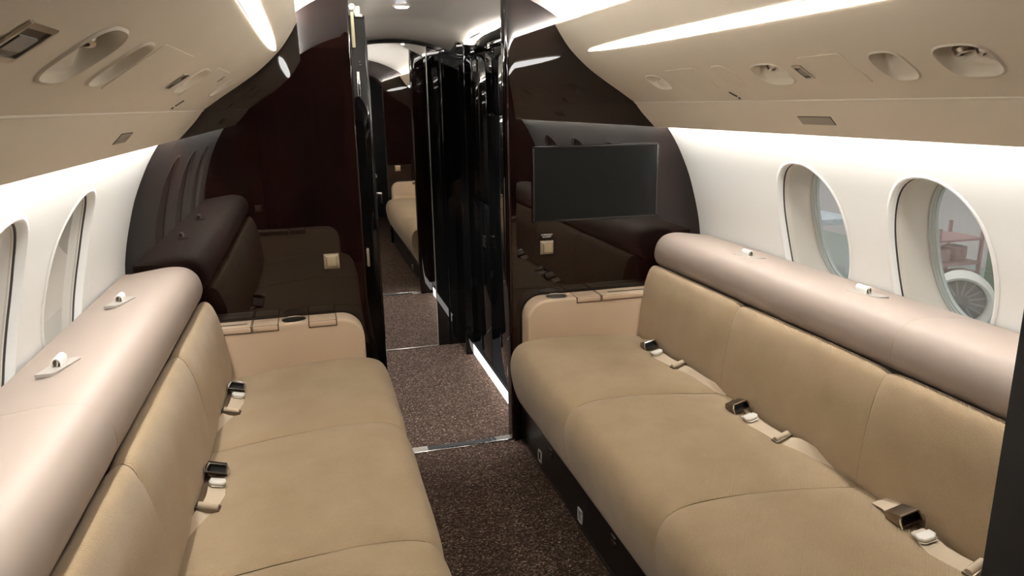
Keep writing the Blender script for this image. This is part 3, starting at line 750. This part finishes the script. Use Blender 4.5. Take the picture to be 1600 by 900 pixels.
# ------------------------------------------------------------------ sofas
ARM_Y = 2.765
SEAT_P = [(.345, .185), (.318, .195), (.290, .225), (.268, .280), (.254, .340), (.248, .395), (.255, .440), (.278, .475), (.318, .494), (.375, .502), (.47, .503), (.60, .495), (.72, .482), (.82, .468), (.90, .452)]
BACK_P = [(.850, .430), (.832, .470), (.830, .530), (.836, .610), (.848, .690), (.862, .740), (.874, .763), (.890, .774), (.908, .772), (.925, .755), (.935, .720), (.94, .60), (.94, .44)]
BOL_P = [(1.150, .765), (1.00, .757), (.945, .760), (.920, .770), (.903, .788), (.894, .815), (.897, .845), (.908, .872), (.930, .894), (.960, .905), (1.00, .907), (1.06, .900), (1.155, .884)]
def cushion(prof, side, y0, y1, pin0, pin1, depth=.010, fall=.045, ny=26, closed=True, per=4, noise_amp=.002, seed=0):
    """profile extruded along y; its ends are drawn in at seams (pin = strength)"""
    c = crom(prof, per); n = len(c)
    ys = []
    for i in range(ny + 1):
        u = i / ny; ys.append(y0 + (y1 - y0) * (0.5 - 0.5 * math.cos(PI * u)) * .5 + (y1 - y0) * u * .5)
    vs, fs = [], []
    for y in ys:
        d0, d1 = y - y0, y1 - y
        pull = pin0 * math.exp(-(d0 / fall) * 2.2) + pin1 * math.exp(-(d1 / fall) * 2.2)
        for i, (x, z) in enumerate(c):
            a, b_ = c[max(i - 1, 0)], c[min(i + 1, n - 1)]
            tx, tz = b_[0] - a[0], b_[1] - a[1]; k = math.hypot(tx, tz) or 1
            nx, nz = -tz / k, tx / k             # outward for profiles running front-bottom -> top -> rear
            wgt = min(1.0, max(0.0, (i / (n - 1) - .12) / .30)) * min(1.0, (n - 1 - i) / 4) if 0 < i < n - 1 else 0
            off = -depth * pull * wgt + noise_amp * noise.noise(Vector((x * 6 + seed, y * 5, z * 6))) * wgt
            vs.append(((x + nx * off) * side, y, z + nz * off))
    m_ = len(ys)
    for j in range(m_ - 1):
        for i in range(n - 1):
            q = j * n + i; fs.append((q, q + 1, q + n + 1, q + n))
        fs.append((j * n + n - 1, j * n, (j + 1) * n, (j + 1) * n + n - 1))
    fs.append(tuple(range(n))); fs.append(tuple(range((m_ - 1) * n, m_ * n))[::-1])
    return mesh_of(vs, fs)
def seam_line(prof, side, y, i0, i1, per=4, inset=.008, r=.0009):
    c = crom(prof, per)[i0:i1]; pts = []
    for i, (x, z) in enumerate(c):
        a, b_ = c[max(i - 1, 0)], c[min(i + 1, len(c) - 1)]
        tx, tz = b_[0] - a[0], b_[1] - a[1]; k = math.hypot(tx, tz) or 1
        pts.append(((x + tz / k * inset) * side, y, z - tx / k * inset))
    return tube(pts, r, 6)
def armrest(root, side, yf, yb, layout, lbl):
    """yf: face towards the seat; layout: cup x, list of lid (x0,x1); mirrored by side"""
    fwd = 1 if yb > yf else -1
    y0_, y1_ = min(yf, yb), max(yf, yb)
    poly = []
    R = .085
    x0, x1, zt, zb = .332, .99, .660, .30
    poly += [(x1, zb), (x1, zt)]
    for k in range(11):
        a = PI / 2 * k / 10; poly.append((x0 + R - R * math.sin(a), zt - R + R * math.cos(a)))
    poly += [(x0, zb)]
    poly = [(p[0] * side, p[1]) for p in poly]
    me = prism(poly, y0_, y1_, 'y', .012, 4)
    cx, lids = layout; cy = (yf + yb) / 2 + fwd * .003
    cut = lathe([(.043, zt - .06), (.043, zt + .02)], (cx * side, cy, 0), (0, 0, 1), 32)
    me = boolean(me, [cut])
    arm = obj('armrest', me, 'arm_leather', root, angle=35)
    if lbl: arm['label'] = lbl
    obj('cup_holder', lathe([(.0001, zt - .052), (.038, zt - .052), (.041, zt - .045), (.0418, zt - .002), (.043, zt + .0010), (.0452, zt + .0012), (.046, zt - .0005)], (cx * side, cy, 0), (0, 0, 1), 32), 'cup_metal', arm, angle=50)
    for (a, b_) in lids:
        la, lb = sorted((a * side, b_ * side))
        yl0, yl1 = (yf - fwd * .0035, yb - fwd * .016); ya_, yb_ = min(yl0, yl1), max(yl0, yl1)
        obj('lid_gap', box(la - .0014, lb + .0014, ya_ + .001, yb_ + .0014, zt - .0245, zt + .0006, .0), 'lid_shadow', arm, smooth=False)
        obj('lid', box(la, lb, ya_ - .0006, yb_, zt - .023, zt + .0022, .007, 3), 'arm_leather', arm)
    return arm

def sofa(side, seams, name_label, ay):
    """seams: (front end, seam1, seam2, aft end) in y, from the forward armrest aft"""
    root = thing('sofa', (side * .7, 1.75, 0), name_label, 'sofa', 'long sofas along the cabin sides')
    yF, s1, s2, yE = seams
    pl = obj('plinth', box(*sorted((side * .330, side * 1.10)), YA + .005, YB - .003, 0.0, .235, .002, 1), 'plinth_black', root)
    obj('toe_strip', box(*sorted((side * .326, side * .331)), YA + .01, YB - .006, 0.0, .012, .001, 1), 'dark_metal', pl)
    ends = [(yE, s2), (s2, s1), (s1, yF)]
    for i, (a, b_) in enumerate(ends):
        st = obj('seat_cushion', cushion(SEAT_P, side, a + .0006, b_ - .0006, 1 if i else .6, 1 if i < 2 else .35, .010, .085, seed=i * 3.1 + side), 'tan_fabric', root, angle=60)
        if i: obj('seam', seam_line(SEAT_P, side, a, 30, 56, inset=.0092), 'seam_thread', st)
        bk = obj('back_cushion', cushion(BACK_P, side, a + .0006, b_ - .0006, 1 if i else .6, 1 if i < 2 else .5, .008, .05, seed=i * 5.7 + side), 'tan_fabric', root, angle=60)
        if i: obj('seam', seam_line(BACK_P, side, a, 3, 30), 'seam_thread', bk)
    # leather roll along the top in two lengths
    bs = s2 + .004
    for (a, b_, p0, p1) in ((yE - .10, bs, .6, .25), (bs, yF + .038, .25, 2.2)):
        obj('bolster', cushion(BOL_P, side, a + .0004, b_ - .0004, p0, p1, .009, .03, noise_amp=.001), 'leather', root, angle=60)
    obj('bolster_seam', seam_line(BOL_P, side, bs, 10, 44, inset=.0032, r=.0010), 'seam_thread', root)
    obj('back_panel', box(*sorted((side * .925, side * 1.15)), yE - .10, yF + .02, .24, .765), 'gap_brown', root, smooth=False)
    return root
for side in (1, -1):
    if side == 1:
        sm = (ARM_Y, 2.100, 1.432, .760)
        layout = (.474, [(.544, .652), (.656, .905)])
    else:
        sm = (ARM_Y, 2.150, 1.485, .760)
        layout = (.592, [(.434, .538), (.648, .742), (.745, .905)])
    rt = sofa(side, sm, 'long tan fabric sofa with a pale leather bolster along the %s wall' % SIDE[side], ARM_Y)
    armrest(rt, side, ARM_Y, YB - .003, layout, None)
    armrest(rt, side, .760, YA + .004, (.47, [(.55, .65), (.66, .90)]), None)
    # finger slot in the long lid
    arms = [c for c in rt.children if c.name.startswith('armrest')]
    ad_ = arms[0]
    obj('finger_slot', box(*sorted((side * .70 if side == 1 else side * .76, side * .93)), ARM_Y + .030, ARM_Y + .042, .660, .6628), 'dark_metal', ad_, smooth=False)

# sockets and pulls along the right plinth
for (y, kind) in ((2.606, 0), (2.140, 0), (1.849, 1), (2.468, 1)):
    zc = .047 if kind == 0 else .132
    if kind == 0:
        rt = thing('floor_socket', (.33, y, zc), 'small white framed socket low on the right sofa plinth, %s' % ('nearest the doorway' if y > 2.3 else 'halfway along'), 'socket', 'sockets in the sofa plinth')
        obj('frame', join(box(.325, .330, y - .021, y + .021, zc - .025, zc - .019, .001, 1), box(.325, .330, y - .021, y + .021, zc + .019, zc + .025, .001, 1),
                          box(.325, .330, y - .021, y - .014, zc - .025, zc + .025, .001, 1), box(.325, .330, y + .014, y + .021, zc - .025, zc + .025, .001, 1)), 'white_plastic', rt)
        obj('insert', box(.327, .330, y - .014, y + .014, zc - .019, zc + .019), 'black_matte' if y > 2.3 else 'grey_slot', rt, smooth=False)
    else:
        rt = thing('drawer_latch', (.33, y, zc), 'dark recessed latch on the right sofa plinth, %s' % ('nearest the doorway' if y > 2.3 else 'towards the camera'), 'latch', 'latches in the sofa plinth')
        obj('striker', box(.325, .330, y - .016, y + .016, zc + .012, zc + .016, .001, 1), 'brushed', rt)
        obj('cup', box(.326, .330, y - .016, y + .016, zc - .022, zc - .002, .0015, 1), 'dark_metal', rt)

# table clips on the bolsters
def clip(side, y, x, label):
    z = .9065
    rt = thing('bolster_clip', (side * x, y, z), label, 'clip', 'clips on top of the bolsters')
    pl = [(x - .030, y + .050), (x - .034, y + .040), (x - .010, y - .045), (x + .000, y - .055), (x + .030, y - .055), (x + .008, y + .050)]
    obj('base_plate', prism([(p[0] * side, p[1]) for p in pl], z - .006, z + .0015, 'z'), 'grey_slot', rt, smooth=False)
    prof = []
    for k in range(9):
        a = PI * k / 8; prof.append((x + .010 * math.cos(a), z + .010 + .011 * math.sin(a)))
    prof = [(x + .010, z - .001)] + prof + [(x - .010, z - .001)]
    inn = [(x + (p[0] - x) * .72, z + (p[1] - z) * .84) for p in prof]
    loop = [(p[0] * side, p[1]) for p in prof + inn[::-1]]
    obj('cap', prism(loop, y - .012, y + .034, 'y', .001, 1), 'white_plastic', rt)
    obj('pin', tube([(side * x, y - .012, z + .010), (side * x, y + .02, z + .012)], .0065, 10), 'dark_metal', rt)
    obj('spring', tube([(side * (x - .002), y - .015, z + .002), (side * (x - .004), y - .013, z + .014), (side * x, y - .008, z + .018)], .0022, 6), 'brushed', rt)
clip(1, 2.245, 1.005, 'white clip on the right bolster, nearest the bulkhead')
clip(1, 1.680, 1.020, 'white clip on the right bolster below the second window')
clip(-1, 2.300, 1.055, 'white clip on the left bolster, nearest the bulkhead')
clip(-1, 1.730, 1.055, 'white clip on the left bolster, closest to the camera')

# ------------------------------------------------------------------ seat belts
def seat_z(x):
    c = crom(SEAT_P, 6); best = .47
    for a, b_ in zip(c[:-1], c[1:]):
        if a[0] > .35 and a[0] <= x <= b_[0]: best = a[1] + (x - a[0]) / (b_[0] - a[0]) * (b_[1] - a[1])
    return best
def frame_at(p, t, nrm):
    t = Vector(t).normalized(); nn = Vector(nrm); nn = (nn - t * nn.dot(t)).normalized(); s = t.cross(nn)
    return Matrix(((s.x, t.x, nn.x, p[0]), (s.y, t.y, nn.y, p[1]), (s.z, t.z, nn.z, p[2]), (0, 0, 0, 1)))
def belt(side, label, root_p, buckle_p, tongue_p, mid_p, adj_p, tail, bt, at, tilt=.25, adj=True, rise=.30):
    """points are (|x|, y, height above the seat); bt/at = headings of buckle and adjuster in (|x|,y)"""
    def Wd(p): return Vector((p[0] * side, p[1], seat_z(p[0]) + p[2]))
    up = Vector((-tilt * side, 0, 1)).normalized()
    rt = thing('seat_belt', Wd(buckle_p), label, 'seat belt', 'lap belts lying on the sofas')
    # short webbing into the back of the buckle
    bdir = Vector((bt[0] * side, bt[1], rise)).normalized()
    bp = Wd(buckle_p)
    obj('short_strap', ribbon([Wd(root_p), Wd(root_p).lerp(bp, .55) + Vector((0, 0, .010)), bp - bdir * .018 + Vector((0, 0, .004))], [.046, .046, .044], [up] * 3), 'strap', rt)
    bp = bp + Vector((0, 0, .004)); Mx = frame_at(bp, bdir, up)
    W2, Ld, Hh = .029, .028, .0145
    prof = [(-W2, 0), (-W2, Hh * 1.2), (-W2 * .82, Hh * 2), (W2 * .82, Hh * 2), (W2, Hh * 1.2), (W2, 0)]
    body = prism([(p[0], p[1]) for p in prof], -Ld, Ld, 'y', .003, 2)
    inn = [(-W2 * .84, .004), (-W2 * .84, Hh * 1.1), (-W2 * .70, Hh * 1.72), (W2 * .70, Hh * 1.72), (W2 * .84, Hh * 1.1), (W2 * .84, .004)]
    body = boolean(body, [prism(inn, Ld * .05, Ld * 1.3, 'y')])
    bu = obj('buckle', xform(body, Mx), 'buckle_metal', rt, angle=30)
    sq = [Mx @ Vector((p[0], Ld + .0005, p[1])) for p in prof]
    obj('buckle_rim', tube(sq, .0021, 6), 'chrome', bu)
    obj('buckle_cavity', xform(prism([(p[0] * .98, p[1]) for p in inn], Ld * .02, Ld * .2, 'y'), Mx), 'black_matte', bu, smooth=False)
    # metal tongue plate and its moulded head
    tp = Wd(tongue_p); td = (Wd(mid_p) - tp).normalized()
    Mt = frame_at(tp, td, up)
    tl = [(-.017, -.030), (.017, -.030), (.020, -.004), (.022, .010), (.014, .020), (-.014, .020), (-.022, .010), (-.020, -.004)]
    tg = obj('tongue', xform(prism(tl, .010, .013, 'z', .001, 1), Mt), 'brushed', rt, angle=30)
    obj('tongue_head', xform(prism([(-.019, -.012), (.019, -.012), (.022, .006), (.012, .018), (-.012, .018), (-.022, .006)], .012, .022, 'z', .004, 3), Mt), 'white_plastic', tg, angle=50)
    # long webbing to the adjuster and on into the gap behind the seat
    path = [tp + up * .006, Wd(mid_p)]
    if adj: path.append(Wd(adj_p))
    path += [Wd(q) for q in tail]
    nr = [up] * (len(path) - len(tail)) + [Vector((-.75 * side, 0, .65)).normalized()] * len(tail)
    wd = [.042, .046] + ([.046] if adj else []) + [.044, .034, .026, .02][:len(tail)]
    obj('long_strap', ribbon(path, wd, nr), 'strap', rt)
    if adj:
        ap = Wd(adj_p); adv = Vector((at[0] * side, at[1], 0)).normalized(); Ma = frame_at(ap, adv, up)
        ja = obj('adjuster', xform(join(box(-.030, .030, -.012, -.006, .000, .013, .002, 2), box(-.030, .030, .006, .012, .000, .013, .002, 2),
                                    box(-.030, -.025, -.012, .012, .000, .014, .002, 2), box(.025, .030, -.012, .012, .000, .014, .002, 2)), Ma), 'buckle_metal', rt, angle=30)
        obj('roller', xform(lathe([(.0085, -.024), (.0085, .024)], (0, 0, .014), (1, 0, 0), 14), Ma), 'strap', ja)
    return rt
# right sofa
belt(1, 'seat belt on the right sofa, nearest the bulkhead', (.83, 2.66, .012), (.786, 2.565, .002), (.776, 2.475, .002), (.776, 2.42, .004), (.792, 2.335, .003),
     [(.800, 2.27, .003), (.812, 2.18, .004), (.838, 2.07, .003)], (-.12, -1), (.12, -1))
belt(1, 'seat belt on the middle of the right sofa', (.800, 1.985, .006), (.782, 1.912, .003), (.776, 1.83, .003), (.776, 1.775, .004), (.788, 1.690, .004),
     [(.806, 1.635, .010), (.824, 1.58, .008), (.848, 1.49, .003)], (-.05, -1), (.15, -1))
belt(1, 'seat belt on the near end of the right sofa with its buckle turned away', (.815, 1.330, .008), (.800, 1.235, .004), (.784, 1.155, .004), (.778, 1.105, .005), (.800, 1.04, .004),
     [(.805, 1.02, .004), (.825, .97, .006), (.85, .90, .004)], (-.12, -1), (.2, -1))
# left sofa
belt(-1, 'seat belt on the far end of the left sofa', (.85, 2.655, .014), (.800, 2.590, .004), (.790, 2.520, .004), (.792, 2.455, .005), (.802, 2.395, .004),
     [(.815, 2.35, .005), (.832, 2.30, .004), (.852, 2.25, .002)], (-.10, -1), (.10, -1), rise=.62)
belt(-1, 'seat belt on the middle of the left sofa', (.85, 2.035, .014), (.800, 1.965, .004), (.792, 1.895, .004), (.790, 1.83, .005), (.802, 1.780, .004),
     [(.815, 1.74, .005), (.832, 1.70, .004), (.852, 1.64, .002)], (-.10, -1), (.10, -1), rise=.62)

# ------------------------------------------------------------------ outside the windows: a hangar
GZ = -1.55
struct('ground_hangar', box(-16, 16, -14, 18, GZ - .1, GZ), 'hangar_floor', 'grey green painted hangar floor outside', smooth=False)
struct('wall_hangar_right', box(11, 11.3, -14, 18, GZ, 6), 'hangar_wall', 'pale grey hangar wall seen through the right windows', smooth=False)
struct('wall_hangar_left', box(-11.3, -11, -14, 18, GZ, 6), 'hangar_wall', 'pale grey hangar wall seen through the left windows', smooth=False)
for i, (y, lb) in enumerate(((6.0, 'dark steel column on the hangar wall, left of the engine'), (9.5, 'dark steel column at the far end of the hangar wall'))):
    rt = thing('steel_column', (10.8, y, GZ), lb, 'column', 'hangar columns')
    obj('web', box(10.78, 10.84, y - .12, y + .12, GZ, 6), 'beam_dark', rt, smooth=False)
    obj('flange', box(10.70, 10.98, y - .14, y - .12, GZ, 6), 'beam_dark', rt, smooth=False)
    obj('flange', box(10.70, 10.98, y + .12, y + .14, GZ, 6), 'beam_dark', rt, smooth=False)
en = thing('jet_engine', (7.1, 6.9, GZ), 'round jet engine on a stand outside the near right window', 'engine')
ax = Vector((-.72, -.69, 0)).normalized(); c = Vector((7.1, 6.9, -1.02))
obj('cowl', lathe([(.20, .8), (.32, .45), (.37, .1), (.36, -.10), (.335, -.14), (.30, -.10), (.27, .1)], c, -ax, 36), 'engine_white', en)
obj('fan', lathe([(.27, .06), (.10, .05), (.08, -.02), (.0001, -.08)], c, -ax, 36), 'engine_dark', en)
for k in range(16):
    a = 2 * PI * k / 16; q = Vector((0, 0, 1)).rotation_difference(-ax)
    p0 = c + q @ Vector((.08 * math.cos(a), .08 * math.sin(a), .02)); p1 = c + q @ Vector((.265 * math.cos(a + .12), .265 * math.sin(a + .12), .04))
    obj('fan_blade', tube([p0, p1], .013, 4), 'stand_grey', en)
obj('stand', join(box(6.85, 7.5, 6.75, 6.82, GZ, GZ + .24), box(6.85, 7.5, 7.05, 7.12, GZ, GZ + .24), box(6.85, 6.92, 6.75, 7.12, GZ + .18, GZ + .24), box(7.43, 7.5, 6.75, 7.12, GZ + .18, GZ + .24)), 'stand_grey', en, smooth=False)
rk = thing('parts_rack', (8.3, 8.4, GZ), 'dull red parts rack standing in the hangar', 'rack')
for zz in (.30, .65, 1.00): obj('shelf', box(7.9, 8.7, 8.1, 8.7, GZ + zz, GZ + zz + .03), 'cart_red', rk, smooth=False)
for xx in (7.92, 8.68):
    for yy in (8.12, 8.68): obj('post', box(xx - .02, xx + .02, yy - .02, yy + .02, GZ, GZ + 1.2), 'cart_red', rk, smooth=False)
for (x, y, zz) in ((8.05, 8.3, .33), (8.35, 8.4, .33), (8.6, 8.3, .33), (8.15, 8.35, .68), (8.5, 8.4, .68)): obj('bin', box(x - .12, x + .12, y - .13, y + .13, GZ + zz, GZ + zz + .2, .015, 1), 'cart_red', rk)
gc = thing('tool_cart', (9.4, 8.0, GZ), 'green tool cart behind the engine', 'cart')
obj('cabinet', box(9.0, 9.8, 7.7, 8.3, GZ + .12, GZ + 1.25, .02, 1), 'cart_green', gc)
for k in range(3): obj('drawer', box(8.98, 9.0, 7.73, 8.27, GZ + .18 + k * .35, GZ + .48 + k * .35, .004, 1), 'cart_green', gc)
for xx in (9.1, 9.7):
    for yy in (7.8, 8.2): obj('wheel', lathe([(.06, -.02), (.06, .02)], (xx, yy, GZ + .06), (0, 1, 0), 14), 'engine_dark', gc)
ps = thing('work_platform', (7.5, 11.0, GZ), 'pale blue work platform far off in the hangar', 'platform')
obj('deck', box(6.5, 8.5, 10.4, 11.6, GZ + .9, GZ + 1.0), 'pale_blue', ps, smooth=False)
for xx in (6.55, 8.45):
    for yy in (10.45, 11.55): obj('leg', box(xx - .04, xx + .04, yy - .04, yy + .04, GZ, GZ + .9), 'pale_blue', ps, smooth=False)
for xx in (6.55, 7.5, 8.45): obj('railing_post', box(xx - .02, xx + .02, 10.45, 10.49, GZ + 1.0, GZ + 1.9), 'pale_blue', ps, smooth=False)
obj('railing', box(6.5, 8.5, 10.45, 10.49, GZ + 1.86, GZ + 1.90), 'pale_blue', ps, smooth=False)
